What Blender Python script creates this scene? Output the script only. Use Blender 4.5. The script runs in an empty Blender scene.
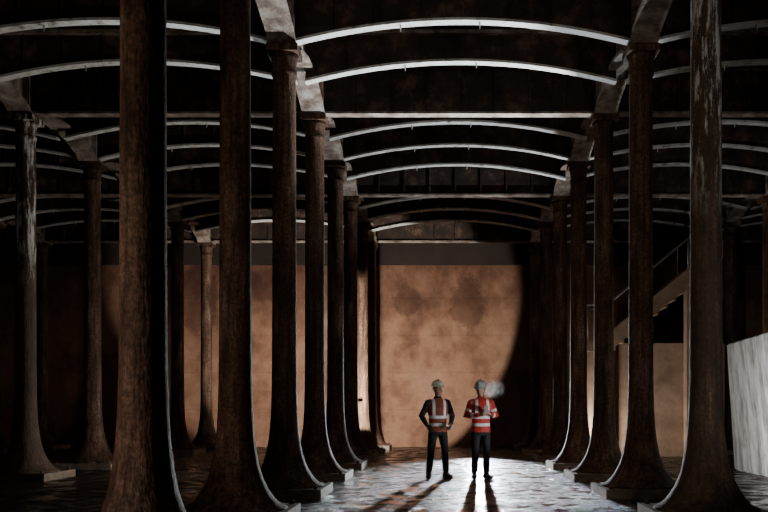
import bpy, bmesh, math, random
from mathutils import Vector, Matrix, noise
from mathutils.bvhtree import BVHTree
random.seed(4)
C = bpy.context.scene.collection
S = 2.88; W = 5.17; XL = -2.33
CH = 1.23
# ------------------------------------------------------------------ helpers
def obj(name, me, parent=None, mats=()):
    o = bpy.data.objects.new(name, me); C.objects.link(o)
    if parent: o.parent = parent
    for m in mats: me.materials.append(m)
    return o
def empty(name, loc=(0,0,0), rz=0):
    o = bpy.data.objects.new(name, None); C.objects.link(o)
    o.location = loc; o.rotation_euler = (0,0,rz); o.empty_display_size = .2
    return o
def box(bm, x0,x1,y0,y1,z0,z1, mat=0):
    v=[bm.verts.new(p) for p in ((x0,y0,z0),(x1,y0,z0),(x1,y1,z0),(x0,y1,z0),(x0,y0,z1),(x1,y0,z1),(x1,y1,z1),(x0,y1,z1))]
    for f in ((0,3,2,1),(4,5,6,7),(0,1,5,4),(1,2,6,5),(2,3,7,6),(3,0,4,7)):
        fa=bm.faces.new([v[i] for i in f]); fa.material_index=mat
def tomesh(bm, name, smooth=False):
    bmesh.ops.recalc_face_normals(bm, faces=bm.faces)
    me=bpy.data.meshes.new(name); bm.to_mesh(me); bm.free()
    if smooth:
        for p in me.polygons: p.use_smooth=True
    return me
def tube(bm, pts, segs=14, mat=0, ref=Vector((1,0,0)), power=2.0):
    """pts: (pos, rx, ry[, mat]); rx along ref-ish axis"""
    P=[Vector(p[0]) for p in pts]; rings=[]
    for i,p in enumerate(pts):
        a=P[max(i-1,0)]; b=P[min(i+1,len(P)-1)]
        t=(b-a).normalized()
        r=Vector(ref); r=(r-t*r.dot(t))
        if r.length<1e-3: r=Vector((0,1,0))-t*t.y
        r.normalize(); u=t.cross(r)
        ring=[]
        for k in range(segs):
            an=2*math.pi*k/segs; c,s=math.cos(an),math.sin(an)
            c=math.copysign(abs(c)**(2/power),c); s=math.copysign(abs(s)**(2/power),s)
            ring.append(bm.verts.new(P[i]+r*p[1]*c+u*p[2]*s))
        rings.append(ring)
    for i in range(len(rings)-1):
        m=pts[i][3] if len(pts[i])>3 else mat
        for k in range(segs):
            f=bm.faces.new((rings[i][k],rings[i][(k+1)%segs],rings[i+1][(k+1)%segs],rings[i+1][k])); f.material_index=m; f.smooth=True
    f=bm.faces.new(rings[0][::-1]); f.material_index=pts[0][3] if len(pts[0])>3 else mat
    f=bm.faces.new(rings[-1]); f.material_index=pts[-1][3] if len(pts[-1])>3 else mat
# ------------------------------------------------------------------ materials
def mat(name):
    m=bpy.data.materials.new(name); m.use_nodes=True
    nt=m.node_tree; b=nt.nodes["Principled BSDF"]
    return m,nt,b
def N(nt,t,**kw):
    n=nt.nodes.new(t)
    for k,v in kw.items():
        if k in n.inputs: n.inputs[k].default_value=v
        else: setattr(n,k,v)
    return n
def ramp(nt,src,stops):
    r=nt.nodes.new("ShaderNodeValToRGB"); e=r.color_ramp.elements
    e[0].position,e[0].color=stops[0][0],(*stops[0][1],1)
    e[1].position,e[1].color=stops[-1][0],(*stops[-1][1],1)
    for s in stops[1:-1]:
        x=e.new(s[0]); x.color=(*s[1],1)
    nt.links.new(src,r.inputs[0]); return r.outputs[0]
def coords(nt,kind="Object",scale=(1,1,1),loc=(0,0,0)):
    t=nt.nodes.new("ShaderNodeTexCoord"); mp=nt.nodes.new("ShaderNodeMapping")
    mp.inputs["Scale"].default_value=scale; mp.inputs["Location"].default_value=loc
    nt.links.new(t.outputs[kind],mp.inputs[0]); return mp.outputs[0]
def world_coords(nt,scale=(1,1,1),loc=(0,0,0)):
    g=nt.nodes.new("ShaderNodeNewGeometry"); mp=nt.nodes.new("ShaderNodeMapping")
    mp.inputs["Scale"].default_value=scale; mp.inputs["Location"].default_value=loc
    nt.links.new(g.outputs["Position"],mp.inputs[0]); return mp.outputs[0]
def noisy(name, stops, scale=3, rough=(.5,.9), bump=.3, det=8, stretch=(1,1,1), metal=0, bscale=None, spec=.5, nr=.62):
    m,nt,b=mat(name); L=nt.links
    v=world_coords(nt,stretch)
    n=N(nt,"ShaderNodeTexNoise",Scale=scale,Detail=det,Roughness=nr); L.new(v,n.inputs["Vector"])
    L.new(ramp(nt,n.outputs["Fac"],stops),b.inputs["Base Color"])
    mr=N(nt,"ShaderNodeMapRange"); mr.inputs["To Min"].default_value=rough[0]; mr.inputs["To Max"].default_value=rough[1]
    L.new(n.outputs["Fac"],mr.inputs["Value"]); L.new(mr.outputs[0],b.inputs["Roughness"])
    n2=N(nt,"ShaderNodeTexNoise",Scale=bscale or scale*6,Detail=5); L.new(v,n2.inputs["Vector"])
    bp=N(nt,"ShaderNodeBump",Strength=bump,Distance=.02); L.new(n2.outputs["Fac"],bp.inputs["Height"]); L.new(bp.outputs[0],b.inputs["Normal"])
    b.inputs["Metallic"].default_value=metal
    b.inputs["Specular IOR Level"].default_value=spec
    return m
def plain(name,col,rough=.6,metal=0):
    m,nt,b=mat(name)
    n=N(nt,"ShaderNodeTexNoise",Scale=25.0,Detail=3); nt.links.new(coords(nt),n.inputs["Vector"])
    lo=tuple(c*.8 for c in col); hi=tuple(min(1,c*1.15) for c in col)
    nt.links.new(ramp(nt,n.outputs["Fac"],[(.3,lo),(.7,hi)]),b.inputs["Base Color"])
    b.inputs["Roughness"].default_value=rough; b.inputs["Metallic"].default_value=metal
    return m
def column_mat():
    m=noisy("rusted_cast_iron",[(.32,(.026,.016,.011)),(.45,(.082,.043,.026)),(.56,(.145,.083,.053)),(.66,(.21,.15,.115)),(.78,(.36,.31,.27))],scale=2.3,rough=(.6,.95),bump=.7,stretch=(1.6,1.6,.5),bscale=22,spec=.3,nr=.74)
    nt=m.node_tree; b=nt.nodes["Principled BSDF"]; L=nt.links
    old=b.inputs["Base Color"].links[0].from_socket
    n=N(nt,"ShaderNodeTexNoise",Scale=1.0,Detail=8,Roughness=.7); L.new(world_coords(nt,(14,14,.7)),n.inputs["Vector"])
    f=ramp(nt,n.outputs["Fac"],[(.36,(.35,.33,.32)),(.52,(1,1,1)),(.64,(1.35,1.3,1.25)),(.72,(2.6,2.6,2.6))])
    n3=N(nt,"ShaderNodeTexNoise",Scale=26.0,Detail=6,Roughness=.7); L.new(world_coords(nt),n3.inputs["Vector"])
    f3=ramp(nt,n3.outputs["Fac"],[(.4,(.5,.5,.5)),(.6,(1.25,1.25,1.25))])
    m1=N(nt,"ShaderNodeMix",data_type="RGBA",blend_type="MULTIPLY"); m1.inputs[0].default_value=1; L.new(old,m1.inputs[6]); L.new(f,m1.inputs[7])
    m2=N(nt,"ShaderNodeMix",data_type="RGBA",blend_type="MULTIPLY"); m2.inputs[0].default_value=1; L.new(m1.outputs[2],m2.inputs[6]); L.new(f3,m2.inputs[7])
    L.new(m2.outputs[2],b.inputs["Base Color"]); return m
M_col=column_mat()
def streaked():
    m=M_col.copy(); m.name="rusted_iron_lime_streaks"; nt=m.node_tree; b=nt.nodes["Principled BSDF"]; L=nt.links
    old=b.inputs["Base Color"].links[0].from_socket
    gy=N(nt,"ShaderNodeMix",data_type="RGBA"); gy.inputs[0].default_value=.25; L.new(old,gy.inputs[6]); gy.inputs[7].default_value=(.17,.15,.125,1); old=gy.outputs[2]
    v=world_coords(nt,(9,9,1.3))
    n=N(nt,"ShaderNodeTexNoise",Scale=1.0,Detail=10,Roughness=.8); L.new(v,n.inputs["Vector"])
    f=ramp(nt,n.outputs["Fac"],[(.51,(0,0,0)),(.56,(1,1,1))])
    g=nt.nodes.new("ShaderNodeNewGeometry"); sp=nt.nodes.new("ShaderNodeSeparateXYZ"); L.new(g.outputs["Position"],sp.inputs[0])
    mr=N(nt,"ShaderNodeMapRange"); mr.inputs["From Min"].default_value=3.3; mr.inputs["From Max"].default_value=4.3; L.new(sp.outputs["Z"],mr.inputs["Value"])
    mu=N(nt,"ShaderNodeMath",operation="MULTIPLY"); L.new(f,mu.inputs[0]); L.new(mr.outputs[0],mu.inputs[1])
    mx=N(nt,"ShaderNodeMix",data_type="RGBA"); L.new(mu.outputs[0],mx.inputs[0]); L.new(old,mx.inputs[6]); mx.inputs[7].default_value=(.85,.84,.82,1)
    L.new(mx.outputs[2],b.inputs["Base Color"]); return m
M_col2=streaked()
M_plinth=noisy("pale_plinth_stone",[(.3,(.12,.09,.065)),(.7,(.32,.25,.2))],scale=6,bump=.4)
M_gird=noisy("girder_painted_iron",[(.3,(.06,.04,.03)),(.45,(.2,.15,.12)),(.55,(.34,.29,.25)),(.7,(.52,.49,.44))],scale=3.5,rough=(.5,.9),bump=.4,nr=.7)
M_arch=noisy("arch_limewashed_iron",[(.3,(.12,.08,.06)),(.40,(.5,.48,.45)),(.47,(.68,.7,.68)),(.7,(.82,.85,.84))],scale=5.0,rough=(.4,.8),bump=.3,nr=.7)
M_web=noisy("beam_web_dark_iron",[(.35,(.015,.009,.007)),(.52,(.045,.028,.02)),(.66,(.16,.10,.075))],scale=2.5,rough=(.6,.95),bump=.3,nr=.74)
M_ceil=noisy("ceiling_sooty_concrete",[(.3,(.012,.008,.006)),(.7,(.045,.03,.024))],scale=.8,rough=(.7,1),bump=.4)
M_side=noisy("side_wall_concrete",[(.3,(.05,.03,.02)),(.7,(.12,.07,.045))],scale=.9,rough=(.7,1),bump=.4)
M_block=noisy("weathered_concrete",[(.3,(.12,.11,.10)),(.42,(.34,.33,.30)),(.52,(.6,.59,.55)),(.68,(.82,.81,.78))],scale=2.0,rough=(.7,1),bump=.5,stretch=(1.5,1.8,.4),nr=.72)
M_stair=noisy("stair_concrete",[(.3,(.18,.11,.07)),(.7,(.46,.31,.21))],scale=1.4,rough=(.7,1),bump=.4,nr=.7)
M_rail=plain("galvanised_rail",(.4,.38,.35),.5,.3)
def wallmat():
    m,nt,b=mat("end_wall_tan_render"); L=nt.links
    v=world_coords(nt)
    n=N(nt,"ShaderNodeTexNoise",Scale=.7,Detail=10,Roughness=.72); L.new(v,n.inputs["Vector"])
    base=ramp(nt,n.outputs["Fac"],[(.34,(.17,.08,.047)),(.5,(.325,.172,.105)),(.66,(.42,.25,.165))])
    g=nt.nodes.new("ShaderNodeNewGeometry"); sp=nt.nodes.new("ShaderNodeSeparateXYZ"); L.new(g.outputs["Position"],sp.inputs[0])
    n2=N(nt,"ShaderNodeTexNoise",Scale=1.9,Detail=9,Roughness=.72); L.new(world_coords(nt,(1,1,.6)),n2.inputs["Vector"])
    cur=None
    for cx,cz,rx,rz in ((-1.25,4.85,.42,.36),(.75,4.75,.42,.62),(-8.3,5.0,.6,.8),(-6.0,5.4,.6,.4),(-10.2,4.6,.5,1.1),(4.2,5.2,.8,.6),(7.4,5.0,.8,.8)):
        s=N(nt,"ShaderNodeVectorMath",operation="MULTIPLY_ADD"); s.inputs[1].default_value=(1/rx,0,1/rz); s.inputs[2].default_value=(-cx/rx,0,-cz/rz); L.new(g.outputs["Position"],s.inputs[0])
        l=N(nt,"ShaderNodeVectorMath",operation="LENGTH"); L.new(s.outputs[0],l.inputs[0])
        if cur is None: cur=l.outputs["Value"]
        else:
            mn=N(nt,"ShaderNodeMath",operation="MINIMUM"); L.new(cur,mn.inputs[0]); L.new(l.outputs["Value"],mn.inputs[1]); cur=mn.outputs[0]
    ma=N(nt,"ShaderNodeMath",operation="MULTIPLY_ADD"); ma.inputs[1].default_value=-2.4; L.new(n2.outputs["Fac"],ma.inputs[0]); L.new(cur,ma.inputs[2])
    f=ramp(nt,ma.outputs[0],[(.0,(.62,.62,.62)),(.06,(.45,.45,.45)),(.26,(0,0,0))])
    mx=N(nt,"ShaderNodeMix",data_type="RGBA"); L.new(f,mx.inputs[0]); L.new(base,mx.inputs[6]); mx.inputs[7].default_value=(.10,.04,.022,1)
    # blotchy darkening, stronger towards the top
    n4=N(nt,"ShaderNodeTexNoise",Scale=1.0,Detail=9,Roughness=.72); L.new(world_coords(nt,(1.1,1,.8)),n4.inputs["Vector"])
    tg=N(nt,"ShaderNodeMapRange"); tg.inputs["From Min"].default_value=3.3; tg.inputs["From Max"].default_value=6.2; tg.inputs["To Min"].default_value=.04; tg.inputs["To Max"].default_value=.36; L.new(sp.outputs["Z"],tg.inputs["Value"])
    a4=N(nt,"ShaderNodeMath",operation="ADD"); L.new(n4.outputs["Fac"],a4.inputs[0]); L.new(tg.outputs[0],a4.inputs[1])
    st=ramp(nt,a4.outputs[0],[(.5,(1,1,1)),(.9,(.38,.31,.28))])
    # thin pour joints
    md=N(nt,"ShaderNodeMath",operation="PINGPONG"); md.inputs[1].default_value=.62; L.new(sp.outputs["Z"],md.inputs[0])
    jr=ramp(nt,md.outputs[0],[(.0,(.84,.84,.84)),(.03,(1,1,1))])
    m2=N(nt,"ShaderNodeMix",data_type="RGBA",blend_type="MULTIPLY"); m2.inputs[0].default_value=1; L.new(mx.outputs[2],m2.inputs[6]); L.new(jr,m2.inputs[7])
    m3=N(nt,"ShaderNodeMix",data_type="RGBA",blend_type="MULTIPLY"); m3.inputs[0].default_value=1; L.new(m2.outputs[2],m3.inputs[6]); L.new(st,m3.inputs[7])
    L.new(m3.outputs[2],b.inputs["Base Color"]); b.inputs["Roughness"].default_value=.85
    n3=N(nt,"ShaderNodeTexNoise",Scale=9.0,Detail=8); L.new(v,n3.inputs["Vector"])
    bp=N(nt,"ShaderNodeBump",Strength=.3,Distance=.03); L.new(n3.outputs["Fac"],bp.inputs["Height"]); L.new(bp.outputs[0],b.inputs["Normal"])
    return m
M_wall=wallmat()
def floormat():
    m,nt,b=mat("wet_concrete_floor"); L=nt.links
    v=world_coords(nt)
    n=N(nt,"ShaderNodeTexNoise",Scale=2.6,Detail=10,Roughness=.74); L.new(v,n.inputs["Vector"])
    L.new(ramp(nt,n.outputs["Fac"],[(.35,(.010,.008,.007)),(.65,(.045,.034,.026))]),b.inputs["Base Color"])
    L.new(ramp(nt,n.outputs["Fac"],[(.43,(.10,.10,.10)),(.5,(.32,.32,.32)),(.60,(.8,.8,.8))]),b.inputs["Roughness"])
    L.new(ramp(nt,n.outputs["Fac"],[(.46,(.5,.5,.5)),(.58,(.12,.12,.12))]),b.inputs["Specular IOR Level"])
    n3=N(nt,"ShaderNodeTexNoise",Scale=8.0,Detail=8,Roughness=.65); L.new(v,n3.inputs["Vector"])
    mu=N(nt,"ShaderNodeMath",operation="MULTIPLY"); L.new(n3.outputs["Fac"],mu.inputs[0]); L.new(ramp(nt,n.outputs["Fac"],[(.45,(.10,.10,.10)),(.56,(1,1,1))]),mu.inputs[1])
    bp=N(nt,"ShaderNodeBump",Strength=.85,Distance=.045); L.new(mu.outputs[0],bp.inputs["Height"]); L.new(bp.outputs[0],b.inputs["Normal"])
    return m
M_floor=floormat()
# ------------------------------------------------------------------ room shell
X0,X1,Y0,Y1,ZC=-15.6,15.9,-3.6,28.3,7.35
def slab(name,b,m):
    bm=bmesh.new(); box(bm,*b); return obj(name,tomesh(bm,name),mats=[m])
slab("floor",(X0-.3,X1+.3,Y0-.3,Y1+.3,-.3,0),M_floor)
slab("ceiling",(X0-.3,X1+.3,Y0-.3,Y1+.3,ZC,ZC+.3),M_ceil)
slab("wall_back",(X0-.3,X1+.3,Y1,Y1+.3,0,ZC),M_wall)
slab("wall_front",(X0-.3,X1+.3,Y0-.3,Y0,0,ZC),M_side)
slab("wall_left",(X0-.3,X0,Y0,Y1,0,ZC),M_side)
slab("wall_right",(X1,X1+.3,Y0,Y1,0,ZC),M_side)
slab("trim_1",(X0,X1,Y1-.22,Y1,6.05,ZC),M_ceil)
# ------------------------------------------------------------------ columns
def column_mesh(name,m):
    bm=bmesh.new()
    prof=[(.575,.13),(.57,.15),(.53,.165),(.48,.195),(.42,.26),(.36,.35),(.305,.46),(.262,.6),(.228,.78),(.205,.98),(.19,1.22),(.181,1.55),(.176,2.1),(.173,3.0),(.17,4.2),(.166,5.7),
          (.166,6.05),(.182,6.065),(.184,6.09),(.18,6.11),(.168,6.125),(.17,6.2),(.185,6.29),(.21,6.36)]
    seg=32; rings=[[bm.verts.new((r*math.cos(2*math.pi*k/seg),r*math.sin(2*math.pi*k/seg),z)) for k in range(seg)] for r,z in prof]
    for i in range(len(rings)-1):
        for k in range(seg):
            f=bm.faces.new((rings[i][k],rings[i][(k+1)%seg],rings[i+1][(k+1)%seg],rings[i+1][k])); f.smooth=True
    bm.faces.new(rings[-1]); bm.faces.new(rings[0][::-1])
    box(bm,-.225,.225,-.225,.225,6.36,6.459)             # abacus
    box(bm,-.62,.62,-.62,.62,0,.13,1)           # plinth
    for sx in(-1,1):
        for sy in(-1,1):                        # holding-down bolts
            tube(bm,[((sx*.53,sy*.53,.12),.03,.03),((sx*.53,sy*.53,.175),.03,.03)],segs=6,ref=(1,0,0))
    me=tomesh(bm,name); me.materials.append(m); me.materials.append(M_plinth)
    return me
cm=column_mesh("column_mesh",M_col); cm2=column_mesh("column_mesh_streaked",M_col2)
ROWS=[XL+W*k for k in range(-2,4)]
for r,x in enumerate(ROWS):
    for n in range(-1,10):
        y=(n+.28)*S
        st=(r,n) in ((3,3),(1,5),(1,3))
        o=bpy.data.objects.new("cast_iron_column",cm2 if st else cm); C.objects.link(o)
        o.location=(x+(.06 if (r,n)==(3,3) else 0),y,0)
# ------------------------------------------------------------------ longitudinal girders (haunched soffit)
def girder(x,name="longitudinal_girder"):
    bm=bmesh.new()
    n=int((Y1-Y0)/.18); ys=[Y0+.002+(Y1-.225-Y0)*i/n for i in range(n+1)]
    def zb(y):
        t=((y/S-.28)%1.0); t=abs(t-.5)*2
        t=max(0,(t-.21)/(1-.21)) if t<.79 else 1
        return 6.46+.26*(1-t**1.3)
    def strip(hw,dz0,top):
        prev=None
        for y in ys:
            a=zb(y)+dz0; b=top if top else a+.05
            ring=[bm.verts.new(p) for p in ((-hw,y,a),(hw,y,a),(hw,y,b),(-hw,y,b))]
            if prev:
                for k in range(4): bm.faces.new((prev[k],prev[(k+1)%4],ring[(k+1)%4],ring[k]))
            else: bm.faces.new(ring)
            prev=ring
        bm.faces.new(prev)
    strip(.2,0,None); strip(.07,.04,ZC-.002)
    box(bm,-.16,.16,Y0+.002,Y1-.225,ZC-.07,ZC-.001)
    for k in range(-1,10):
        yy=(k+.28)*S
        for d in(-.22,.22): box(bm,-.18,.18,yy+d-.02,yy+d+.02,6.5,ZC-.06)
    o=obj(name,tomesh(bm,name),mats=[M_gird]); o.location.x=x
for x in ROWS: girder(x)
# ------------------------------------------------------------------ transverse arch beams
def arch_mesh(name,hw):
    bm=bmesh.new(); n=40; rise=.33; z0=6.52
    def za(x): 
        t=x/hw; return z0+rise*(1-t*t)
    def strip(hy,off,top,mi):
        prev=None
        for i in range(n+1):
            x=-hw+2*hw*i/n; a=za(x)+off; b=top if top else a+.04
            ring=[bm.verts.new(p) for p in ((x,-hy,a),(x,hy,a),(x,hy,b),(x,-hy,b))]
            if prev:
                for k in range(4):
                    f=bm.faces.new((prev[k],prev[(k+1)%4],ring[(k+1)%4],ring[k])); f.material_index=mi
            else: bm.faces.new(ring).material_index=mi
            prev=ring
        bm.faces.new(prev).material_index=mi
    strip(.08,0,None,0); strip(.022,.035,ZC-.05,1)
    box(bm,-hw,hw,-.11,.11,ZC-.06,ZC-.001,2)
    for i in range(1,8):
        x=-hw+2*hw*i/8; box(bm,x-.015,x+.015,-.055,.055,za(x)+.035,ZC-.06,1)
    for x in(.25,-.9): tube(bm,[((x,0,za(x)+.01),.018,.018),((x,0,za(x)-.09),.004,.004)],segs=6)
    me=tomesh(bm,name)
    for m in(M_arch,M_web,M_gird): me.materials.append(m)
    return me
def cross_mesh(name,hw):
    bm=bmesh.new()
    box(bm,-hw,hw,-.1,.1,6.5,6.54,0); box(bm,-hw,hw,-.03,.03,6.54,ZC-.05,1); box(bm,-hw,hw,-.1,.1,ZC-.06,ZC-.001,1)
    for i in range(1,8):
        x=-hw+2*hw*i/8; box(bm,x-.02,x+.02,-.08,.08,6.54,ZC-.06,1)
    me=tomesh(bm,name)
    for m in(M_gird,M_web): me.materials.append(m)
    return me
am=arch_mesh("arch_beam_mesh",W/2-.072); xm=cross_mesh("cross_girder_mesh",W/2-.072)
for k in range(len(ROWS)-1):
    xc=(ROWS[k]+ROWS[k+1])/2
    for h in range(-2,20):
        y=(h/2+.28)*S
        if y<Y0+.2 or y>Y1-.4: continue
        straight = h%4==2 and h>0
        nm="cross_girder" if straight else "arch_beam"
        o=bpy.data.objects.new(nm,xm if straight else am); C.objects.link(o); o.location=(xc,y,0)
# ------------------------------------------------------------------ right side: concrete retaining wall and stair
bm=bmesh.new()
v=[bm.verts.new(p) for p in ((5.92,12.9,0),(6.45,12.9,0),(6.45,17.3,0),(5.92,17.4,0),(5.66,12.9,2.66),(6.0,12.9,2.66),(6.0,17.1,2.56),(5.66,17.1,2.56))]
for f in ((0,3,2,1),(4,5,6,7),(0,1,5,4),(1,2,6,5),(2,3,7,6),(3,0,4,7)): bm.faces.new([v[i] for i in f])
bmesh.ops.bevel(bm,geom=bm.edges[:],offset=.03,segments=2,affect='EDGES')
obj("concrete_baffle_wall",tomesh(bm,"baffle"),mats=[M_block])
st=empty("concrete_stair",(0,0,0))
bm=bmesh.new(); n=13
for i in range(n):
    x=4.2+i*.225; z=3.0+(i+1)*.185
    box(bm,x,x+.225,22.08,23.0,z-.4,z)
for y0 in(22.0,22.98):
    vv=[bm.verts.new(p) for p in ((4.1,y0,2.62),(7.2,y0,5.15),(7.2,y0,5.62),(4.1,y0,3.12),(4.1,y0+.08,2.62),(7.2,y0+.08,5.15),(7.2,y0+.08,5.62),(4.1,y0+.08,3.12))]
    for f in ((0,1,2,3),(7,6,5,4),(0,4,5,1),(1,5,6,2),(2,6,7,3),(3,7,4,0)): bm.faces.new([vv[i] for i in f])
box(bm,3.6,4.2,22.0,23.06,2.75,3.0)
obj("flight",tomesh(bm,"flight"),st,[M_stair])
bm=bmesh.new()
box(bm,3.75,4.05,22.1,22.9,0,2.75); box(bm,4.6,7.4,22.5,22.9,0,3.0); box(bm,6.3,6.6,22.15,22.45,0,4.4)
obj("support_wall",tomesh(bm,"support"),st,[M_stair])
bm=bmesh.new()
for yy in(22.04,23.02):
    tube(bm,[((3.65,yy,3.95),.022,.022),((4.2,yy,3.95),.022,.022),((7.15,yy,6.35),.022,.022)],segs=8,ref=(0,1,0))
    for x in(3.7,4.3,5.3,6.3,7.1):
        zb=3.0+max(0,(x-4.2)*.815)
        tube(bm,[((x,yy,zb-.05),.02,.02),((x,yy,zb+.97),.02,.02)],segs=8)
obj("handrail",tomesh(bm,"handrail",True),st,[M_rail])
# ------------------------------------------------------------------ people
M_skin=plain("skin",(.50,.30,.21),.55)
M_hair=plain("short_brown_hair",(.04,.025,.018),.8)
M_navy=plain("navy_workwear",(.018,.022,.035),.8)
M_black=plain("black_trousers",(.014,.014,.018),.8)
M_boot=plain("rubber_boot",(.012,.012,.012),.35)
M_eye=plain("eye_white",(.45,.42,.40),.4)
M_iris=plain("eye_iris",(.03,.02,.015),.3)
M_lip=plain("lips",(.32,.13,.1),.5)
M_refl=plain("reflective_tape",(.85,.87,.88),.3)
M_glove=plain("work_glove",(.06,.05,.045),.8)
M_red=plain("red_hi_vis_sleeve",(.5,.04,.03),.7)
M_phone=plain("handset_plastic",(.3,.3,.32),.3)
def vestmat(name,col):
    m,nt,b=mat(name); L=nt.links
    t=nt.nodes.new("ShaderNodeTexCoord"); sp=nt.nodes.new("ShaderNodeSeparateXYZ"); L.new(t.outputs["Object"],sp.inputs[0])
    def band(src,c,h):
        d=N(nt,"ShaderNodeMath",operation="COMPARE"); d.inputs[1].default_value=c; d.inputs[2].default_value=h; L.new(src,d.inputs[0]); return d.outputs[0]
    def mx2(a,b_):
        d=N(nt,"ShaderNodeMath",operation="MAXIMUM"); L.new(a,d.inputs[0]); L.new(b_,d.inputs[1]); return d.outputs[0]
    ab=N(nt,"ShaderNodeMath",operation="ABSOLUTE"); L.new(sp.outputs["X"],ab.inputs[0])
    vert=band(ab.outputs[0],.105,.026)
    up=N(nt,"ShaderNodeMath",operation="GREATER_THAN"); up.inputs[1].default_value=1.15; L.new(sp.outputs["Z"],up.inputs[0])
    vm=N(nt,"ShaderNodeMath",operation="MULTIPLY"); L.new(vert,vm.inputs[0]); L.new(up.outputs[0],vm.inputs[1])
    f=mx2(mx2(band(sp.outputs["Z"],.99,.028),band(sp.outputs["Z"],1.13,.028)),vm.outputs[0])
    n=N(nt,"ShaderNodeTexNoise",Scale=18.0,Detail=4); L.new(t.outputs["Object"],n.inputs["Vector"])
    base=ramp(nt,n.outputs["Fac"],[(.3,tuple(c*.6 for c in col)),(.7,col)])
    mx=N(nt,"ShaderNodeMix",data_type="RGBA"); L.new(f,mx.inputs[0]); L.new(base,mx.inputs[6]); mx.inputs[7].default_value=(.88,.9,.9,1)
    L.new(mx.outputs[2],b.inputs["Base Color"]); b.inputs["Roughness"].default_value=.6
    bp=N(nt,"ShaderNodeBump",Strength=.5,Distance=.02); L.new(n.outputs["Fac"],bp.inputs["Height"]); L.new(bp.outputs[0],b.inputs["Normal"])
    return m
M_vestO=vestmat("orange_hi_vis_vest",(.34,.075,.03)); M_vestR=vestmat("red_hi_vis_jacket",(.68,.05,.03))
def remeshed(bm,name,vox,smooth_it,mats,parent,hem=None):
    """fuse all tubes into one continuous skin, keep material of the nearest source part"""
    bmesh.ops.recalc_face_normals(bm,faces=bm.faces)
    bm.faces.ensure_lookup_table()
    bvh=BVHTree.FromBMesh(bm); mi=[f.material_index for f in bm.faces]
    me=bpy.data.meshes.new(name+"_src"); bm.to_mesh(me)
    o=bpy.data.objects.new(name+"_src",me); C.objects.link(o)
    r=o.modifiers.new("r","REMESH"); r.mode='VOXEL'; r.voxel_size=vox
    s=o.modifiers.new("s","SMOOTH"); s.factor=.5; s.iterations=smooth_it
    dg=bpy.context.evaluated_depsgraph_get(); dg.update()
    out=bpy.data.meshes.new_from_object(o.evaluated_get(dg)); out.name=name
    bpy.data.objects.remove(o); bm.free()
    out.materials.clear()
    for m in mats: out.materials.append(m)
    for p in out.polygons:
        h=bvh.find_nearest(p.center); p.use_smooth=True
        if h[2] is not None: p.material_index=mi[h[2]]
        if hem and p.material_index in(0,2): p.material_index=0 if p.center.z>hem else 2
    ob=bpy.data.objects.new(name,out); C.objects.link(ob); ob.parent=parent
    return ob
def hand(parent,name,wrist,direction,normal,thumb_side,curl,m):
    d=Vector(direction).normalized(); nrm=Vector(normal); nrm=(nrm-d*nrm.dot(d)).normalized(); s=d.cross(nrm)*thumb_side
    w=Vector(wrist); bm=bmesh.new()
    P=lambda a,b,c: w+s*a+d*b+nrm*c
    tube(bm,[(P(0,-.03,0),.028,.022),(P(0,.015,0),.031,.019),(P(.002,.05,0),.041,.017),(P(0,.085,0),.042,.015),(P(0,.1,0),.038,.011)],segs=12,ref=s)
    for x,l,r in((.031,.072,.0092),(.011,.081,.0095),(-.010,.075,.0092),(-.030,.058,.0082)):
        pts=[(P(x*.9,.075,0),r,r)]; p=Vector((x,.095,0)); a=.15
        pts.append((P(*p),r*1.05,r*1.05))
        for seg in(.45,.32,.23):
            a+=curl
            p=p+Vector((x*.06,math.cos(a)*l*seg,math.sin(a)*l*seg)); pts.append((P(*p),r*.95,r*.95))
        tube(bm,pts,segs=8,ref=s)
    tube(bm,[(P(.025,.02,.004),.014,.013),(P(.048,.045,.012),.0125,.012),(P(.06,.072,.024),.011,.011),(P(.058,.095,.036),.009,.009)],segs=8,ref=d)
    return remeshed(bm,name,.0042,2,[m],parent)
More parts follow.
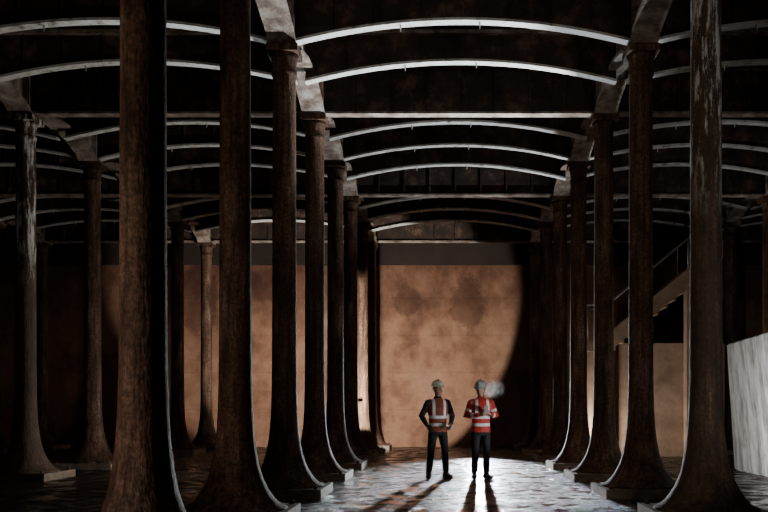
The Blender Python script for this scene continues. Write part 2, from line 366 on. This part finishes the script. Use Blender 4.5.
def person(name,loc,rz,arms,feet,head_rot,vest,sleeve,cuffband,helmet_col,curl,lean=0):
    E=empty(name,loc,rz); E.scale=(.975,)*3
    bm=bmesh.new()   # mats 0 vest 1 sleeve 2 trousers 3 boots 4 skin/neck 5 tape
    T=[(.80,.165,.125),(.88,.178,.135),(.96,.172,.13),(1.04,.165,.125),(1.12,.17,.128),(1.22,.185,.135),(1.32,.197,.135),(1.39,.19,.12),(1.44,.15,.10),(1.475,.10,.085)]
    tube(bm,[(Vector((0,lean*(z-.9),z)),rx,ry) for z,rx,ry in T],segs=28,mat=0,power=2.35)
    top=Vector((0,lean*.6,1.475))
    tube(bm,[((0,lean*.5,1.45),.078,.075,1),(top+Vector((0,0,.02)),.074,.072,1),(top+Vector((0,-.005,.045)),.066,.064,1)],segs=16)
    tube(bm,[(top-Vector((0,0,.03)),.055,.055,4),(top+Vector((0,-.012,.10)),.052,.055,4)],segs=14)
    for sx,(a,k) in zip((-1,1),feet):
        hip=Vector((sx*.088,.0,.9)); A=Vector(a); K=Vector(k)
        pts=[(hip+Vector((0,0,.05)),.09,.1,2),(hip-Vector((0,0,.06)),.095,.108,2),(hip.lerp(K,.55),.082,.09,2),(K+Vector((0,0,.04)),.068,.072,2),(K-Vector((0,0,.05)),.064,.068,2),(K.lerp(A,.4),.066,.07,2),(K.lerp(A,.62),.064,.067,2)]
        tube(bm,pts,segs=16)
        tube(bm,[(K.lerp(A,.58),.068,.072,3),(K.lerp(A,.8),.058,.064,3),(A+Vector((0,0,.02)),.05,.058,3),(A-Vector((0,0,.045)),.05,.062,3)],segs=16)
        f=Vector((sx*.28,-1,0)).normalized(); z=Vector((0,0,1))
        B=Vector((A.x,A.y,0))
        tube(bm,[(B-f*.085+z*.045,.036,.040,3),(B-f*.06+z*.048,.044,.047,3),(B+f*.02+z*.055,.046,.054,3),(B+f*.1+z*.045,.052,.044,3),(B+f*.17+z*.036,.048,.034,3),(B+f*.195+z*.032,.03,.024,3)],segs=14,ref=Vector((1,0,0)),power=2.6)
    for sx,(el,wr) in zip((-1,1),arms):
        sh=Vector((sx*.175,lean*.5,1.405)); el=Vector(el); wr=Vector(wr)
        m=1
        tube(bm,[(sh-Vector((sx*.05,0,0)),.06,.07,m),(sh+Vector((sx*.012,0,-.012)),.066,.07,m),(sh.lerp(el,.3),.06,.064,m),(sh.lerp(el,.5),.057,.06,cuffband),(sh.lerp(el,.68),.055,.057,m),(el,.053,.054,m),
                 (el.lerp(wr,.25),.052,.053,m),(el.lerp(wr,.45),.048,.049,cuffband),(el.lerp(wr,.65),.045,.046,m),(el.lerp(wr,.97),.038,.038,m)],segs=16,ref=Vector((0,1,0)))
    body=remeshed(bm,"body",.0105,3,[vest,sleeve,M_black,M_boot,M_skin,M_refl],E,hem=.858)
    for v_ in body.data.vertices:
        if v_.co.z<.008: v_.co.z=.0
    for v_ in body.data.vertices:
        c=v_.co
        if c.z>.12:
            nval=noise.noise(Vector((c.x*9,c.y*9,c.z*16)))
            v_.co=c+v_.normal*nval*.006
    for (el,wr),side,nm in zip(arms,(-1,1),("hand_r","hand_l")):
        el=Vector(el); wr=Vector(wr); d=(wr-el).normalized()
        if curl>.6: nrm=Vector((-side,0,.15)); d=(d+Vector((0,-.25,.25))).normalized()
        else: nrm=Vector((-side*.8,.35,0))
        s=d.cross((nrm-d*nrm.dot(d)).normalized())
        want=Vector((0,-.3,1)) if curl>.6 else Vector((0,-1,.3))
        ts=1 if s.dot(want)>0 else -1
        hand(E,nm,wr,d,nrm,ts,curl,M_glove if curl<.6 else M_skin)
    H=empty("head",top+Vector((0,-.01,.075))); H.parent=E; H.rotation_euler=head_rot
    bm=bmesh.new()
    R=[(-.018,-.065,.018,.016),(-.008,-.055,.036,.034),(.015,-.035,.052,.062),(.05,-.012,.066,.085),(.09,.0,.073,.096),(.13,.004,.077,.1),(.17,.006,.074,.097),(.2,.008,.062,.083),(.222,.008,.042,.056),(.232,.008,.02,.026)]
    tube(bm,[(Vector((0,cy,z)),rx,ry) for z,cy,rx,ry in R],segs=24,power=2.1)
    tube(bm,[((0,-.088,.125),.008,.006),((0,-.105,.095),.012,.011),((0,-.112,.078),.016,.013),((0,-.095,.066),.014,.008)],segs=10)
    for sx in(-1,1):
        tube(bm,[((sx*.074,.006,.06),.006,.012),((sx*.083,.012,.085),.008,.018),((sx*.085,.016,.11),.008,.02),((sx*.078,.012,.128),.006,.012)],segs=10,ref=(1,0,0))
        tube(bm,[((sx*.012,-.096,.132),.006,.006),((sx*.032,-.09,.138),.008,.007),((sx*.054,-.072,.132),.006,.006)],segs=8,ref=(0,0,1))
    tube(bm,[((-.02,-.092,.042),.003,.004,1),((0,-.1,.044),.007,.006,1),((.02,-.092,.042),.003,.004,1)],segs=8,ref=(0,0,1))
    remeshed(bm,"face",.0055,2,[M_skin,M_lip],H)
    bm=bmesh.new()
    for sx in(-1,1):
        bmesh.ops.create_uvsphere(bm,u_segments=12,v_segments=8,radius=.0105,matrix=Matrix.Translation((sx*.031,-.083,.115)))
    nf=len(bm.faces)
    for sx in(-1,1):
        bmesh.ops.create_uvsphere(bm,u_segments=10,v_segments=6,radius=.0055,matrix=Matrix.Translation((sx*.031,-.0895,.115)))
    bm.faces.ensure_lookup_table()
    for f in bm.faces[nf:]: f.material_index=1
    obj("eyes",tomesh(bm,"eyes",True),H,[M_eye,M_iris])
    bm=bmesh.new()
    tube(bm,[(Vector((0,.03,.06)),.06,.07),(Vector((0,.028,.09)),.078,.085),(Vector((0,.02,.15)),.083,.094),(Vector((0,.012,.2)),.07,.088),(Vector((0,.01,.236)),.03,.04)],segs=20)
    obj("hair",tomesh(bm,"hair",True),H,[M_hair])
    bm=bmesh.new(); seg=32; rings=[]
    for i in range(9):
        a=i/8*math.pi/2*.97; r=math.cos(a); h=math.sin(a)
        ring=[]
        for k in range(seg):
            t=2*math.pi*k/seg; ridge=.006 if abs(math.sin(t*1))>.96 and i>1 else 0
            ring.append(bm.verts.new((.108*r*math.cos(t),.01+.132*r*math.sin(t),.155+.118*h+ridge*(abs(math.cos(a))))))
        rings.append(ring)
    for i in range(8):
        for k in range(seg): bm.faces.new((rings[i][k],rings[i][(k+1)%seg],rings[i+1][(k+1)%seg],rings[i+1][k]))
    bm.faces.new(rings[-1])
    brim=[]
    for k in range(seg):
        t=2*math.pi*k/seg; fr=max(0,-math.sin(t))
        brim.append(bm.verts.new((.122*math.cos(t),.01+(.146+.05*fr**2)*math.sin(t),.15-.012*fr)))
    for k in range(seg): bm.faces.new((brim[k],brim[(k+1)%seg],rings[0][(k+1)%seg],rings[0][k]))
    tube(bm,[((0,-.12,.18),.012,.012),((0,-.095,.235),.013,.012),((0,0,.28),.014,.01),((0,.09,.245),.013,.01),((0,.135,.18),.01,.008)],segs=8)
    o=obj("hard_hat",tomesh(bm,"hard_hat",True),H,[helmet_col])
    so=o.modifiers.new("t","SOLIDIFY"); so.thickness=.005
    bm=bmesh.new()
    for sx in(-1,1): tube(bm,[((sx*.085,-.01,.15),.005,.008),((sx*.08,-.02,.06),.004,.007),((sx*.05,-.045,.0),.004,.007),((0,-.06,-.024),.004,.007)],segs=6)
    obj("chin_strap",tomesh(bm,"strap",True),H,[M_black])
    return E
M_hw=plain("hard_hat_white",(.85,.83,.7),.35); M_hg=plain("hard_hat_grey",(.5,.5,.48),.4)
PY=15.35
person("worker_in_hi_vis_vest",(-.13,PY,0),math.radians(16),
   arms=[((-.30,.05,1.15),(-.235,-.13,.97)),((.29,.03,1.15),(.20,-.17,1.0))],
   feet=[((-.17,.02,.09),(-.135,-.02,.5)),((.15,-.03,.09),(.125,-.04,.5))],
   head_rot=(0,0,math.radians(22)),vest=M_vestO,sleeve=M_navy,cuffband=1,helmet_col=M_hw,curl=.35)
p2=person("worker_in_red_jacket",(.64,PY-.1,0),math.radians(12),
   arms=[((-.285,-.02,1.15),(-.085,-.27,1.17)),((.285,-.03,1.15),(.10,-.27,1.19))],
   feet=[((-.12,.0,.09),(-.11,-.03,.5)),((.11,.02,.09),(.105,-.02,.5))],
   head_rot=(math.radians(17),0,math.radians(-28)),vest=M_vestR,sleeve=M_red,cuffband=5,helmet_col=M_hg,curl=.7,lean=-.04)
bm=bmesh.new(); box(bm,-.035,.045,-.395,-.375,1.2,1.34); bmesh.ops.bevel(bm,geom=bm.edges[:],offset=.006,segments=2,affect='EDGES')
obj("handset",tomesh(bm,"handset"),p2,[M_phone])
# breath vapour
m=bpy.data.materials.new("breath_vapour"); m.use_nodes=True; nt=m.node_tree; nt.nodes.clear()
out=nt.nodes.new("ShaderNodeOutputMaterial"); vs=nt.nodes.new("ShaderNodeVolumeScatter"); vs.inputs["Color"].default_value=(.9,.93,1,1); vs.inputs["Anisotropy"].default_value=.3
t=nt.nodes.new("ShaderNodeTexCoord"); n=N(nt,"ShaderNodeTexNoise",Scale=1.6,Detail=5.0,Distortion=1.2); nt.links.new(t.outputs["Object"],n.inputs["Vector"])
ln=N(nt,"ShaderNodeVectorMath",operation="LENGTH"); nt.links.new(t.outputs["Object"],ln.inputs[0])
mr=N(nt,"ShaderNodeMapRange"); mr.inputs["From Min"].default_value=1.; mr.inputs["From Max"].default_value=.1; nt.links.new(ln.outputs["Value"],mr.inputs["Value"])
f=ramp(nt,n.outputs["Fac"],[(.45,(0,0,0)),(.68,(1,1,1))])
mu=N(nt,"ShaderNodeMath",operation="MULTIPLY"); nt.links.new(f,mu.inputs[0]); nt.links.new(mr.outputs[0],mu.inputs[1])
m3=N(nt,"ShaderNodeMath",operation="MULTIPLY"); m3.inputs[1].default_value=14; nt.links.new(mu.outputs[0],m3.inputs[0])
nt.links.new(m3.outputs[0],vs.inputs["Density"]); nt.links.new(vs.outputs[0],out.inputs["Volume"])
bm=bmesh.new(); bmesh.ops.create_icosphere(bm,subdivisions=3,radius=1)
o=obj("breath_vapour",tomesh(bm,"vapour"),mats=[m]); o.location=(.82,PY-.66,1.6); o.scale=(.22,.14,.19)
# ------------------------------------------------------------------ work lights and added fill lamps
M_lampb=plain("floodlight_housing",(.03,.03,.03),.5)
def emis(name,col,s):
    m,nt,b=mat(name); b.inputs["Emission Color"].default_value=(*col,1); b.inputs["Emission Strength"].default_value=s; return m
M_glass=emis("floodlight_glass",(1,.97,.9),4)
def work_or_fill_lamp(loc,target,power,ang,blend=.4,col=(1,.97,.92),r=.06,k=1,mount="tripod"):
    loc=Vector(loc); t=Vector(target); E=empty("work_or_fill_light",(loc.x,loc.y,0))
    top=Vector((0,0,loc.z)); d=(t-loc).normalized()
    rot=d.to_track_quat('-Z','Y').to_matrix().to_4x4()
    bm=bmesh.new()
    if mount=="pole":
        tube(bm,[(top-Vector((0,0,.05)),.014,.014),((0,0,.01),.014,.014)],segs=8); tube(bm,[((0,0,0),.13,.13),((0,0,.02),.13,.13)],segs=16)
    elif mount=="clamp":
        tube(bm,[(top,.012,.012),(top+Vector((-.17,-.5,0)),.012,.012)],segs=6)
    else:
        for q in range(3):
            a=q*2.094+.5; R=.16+.06*loc.z
            tube(bm,[(top-Vector((0,0,.06)),.012,.012),((R*math.cos(a),R*math.sin(a),.012),.012,.012)],segs=6)
    obj("stand",tomesh(bm,"stand",True),E,[M_black])
    bm=bmesh.new(); box(bm,-.11*k,.11*k,-.08*k,.08*k,.02,.02+.08*k,0); box(bm,-.1*k,.1*k,-.07*k,.07*k,.015,.02,1)
    o=obj("lamp_head",tomesh(bm,"lamp_head"),E,[M_lampb,M_glass]); o.matrix_local=Matrix.Translation(top)@rot
    L=bpy.data.lights.new("lamp","SPOT"); L.energy=power; L.spot_size=math.radians(ang); L.spot_blend=blend; L.color=col; L.shadow_soft_size=r
    lo=bpy.data.objects.new("lamp",L); C.objects.link(lo); lo.parent=E; lo.matrix_local=Matrix.Translation(top-Vector((0,0,0))+d*.03)@rot
    return E
work_or_fill_lamp((1.05,25.0,1.08),(.3,12.0,2.6),6000,52,.6,(.92,.97,1),mount="pole")            # back light behind the men
work_or_fill_lamp((-2.16,21.7,1.5),(-3.3,28.3,3.75),2400,86,.1,(1,.91,.80),k=.5,mount="clamp")   # end-wall wash
work_or_fill_lamp((3.0,16.0,.45),(-.1,13.2,6.9),5400,58,.7,(.95,.98,1))                          # arch uplights
work_or_fill_lamp((3.0,19.0,.45),(.1,18.5,6.9),1700,66,.7,(.95,.98,1))
work_or_fill_lamp((-2.5,16.3,.45),(-7.5,15.6,3.6),420,110,.6,(1,.93,.85))                        # lamps added to brighten the side aisles
work_or_fill_lamp((-2.5,24.6,.5),(-7.2,26.6,3.2),260,70,.7,(1,.9,.78))
work_or_fill_lamp((-2.5,10.3,.45),(-5.5,11.0,6.9),200,56,.6,(1,.88,.75))
work_or_fill_lamp((3.3,21.6,.45),(7.5,24.0,3.4),300,120,.6,(1,.93,.85))
work_or_fill_lamp((-5.2,4.0,1.3),(-2.3,6.7,2.2),270,68,.6,(1,.82,.66))                           # dim fill lamp added for the near left columns
work_or_fill_lamp((5.2,5.6,1.3),(2.9,9.45,3.0),135,74,.6,(1,.92,.85))  # dim fill lamp added for the near right column
work_or_fill_lamp((4.26,14.2,.4),(5.9,15.2,1.5),260,120,.6,(.97,.98,1))  # lamp added to brighten the baffle wall
work_or_fill_lamp((2.98,13.3,.4),(.3,15.3,1.2),190,28,.5,(.97,.98,1))  # fill lamp added behind a column to light the men's fronts
# ------------------------------------------------------------------ world + camera
w=bpy.data.worlds.new("World"); bpy.context.scene.world=w; w.use_nodes=True
w.node_tree.nodes["Background"].inputs[0].default_value=(.02,.02,.025,1); w.node_tree.nodes["Background"].inputs[1].default_value=.1
cam=bpy.data.cameras.new("Camera"); co=bpy.data.objects.new("Camera",cam); C.objects.link(co)
co.location=(0,0,CH); co.rotation_euler=(math.pi/2,0,0)
cam.sensor_width=36; cam.lens=850/768*36; cam.shift_x=(384-445)/768; cam.shift_y=(410-256)/768; cam.clip_end=200
bpy.context.scene.camera=co
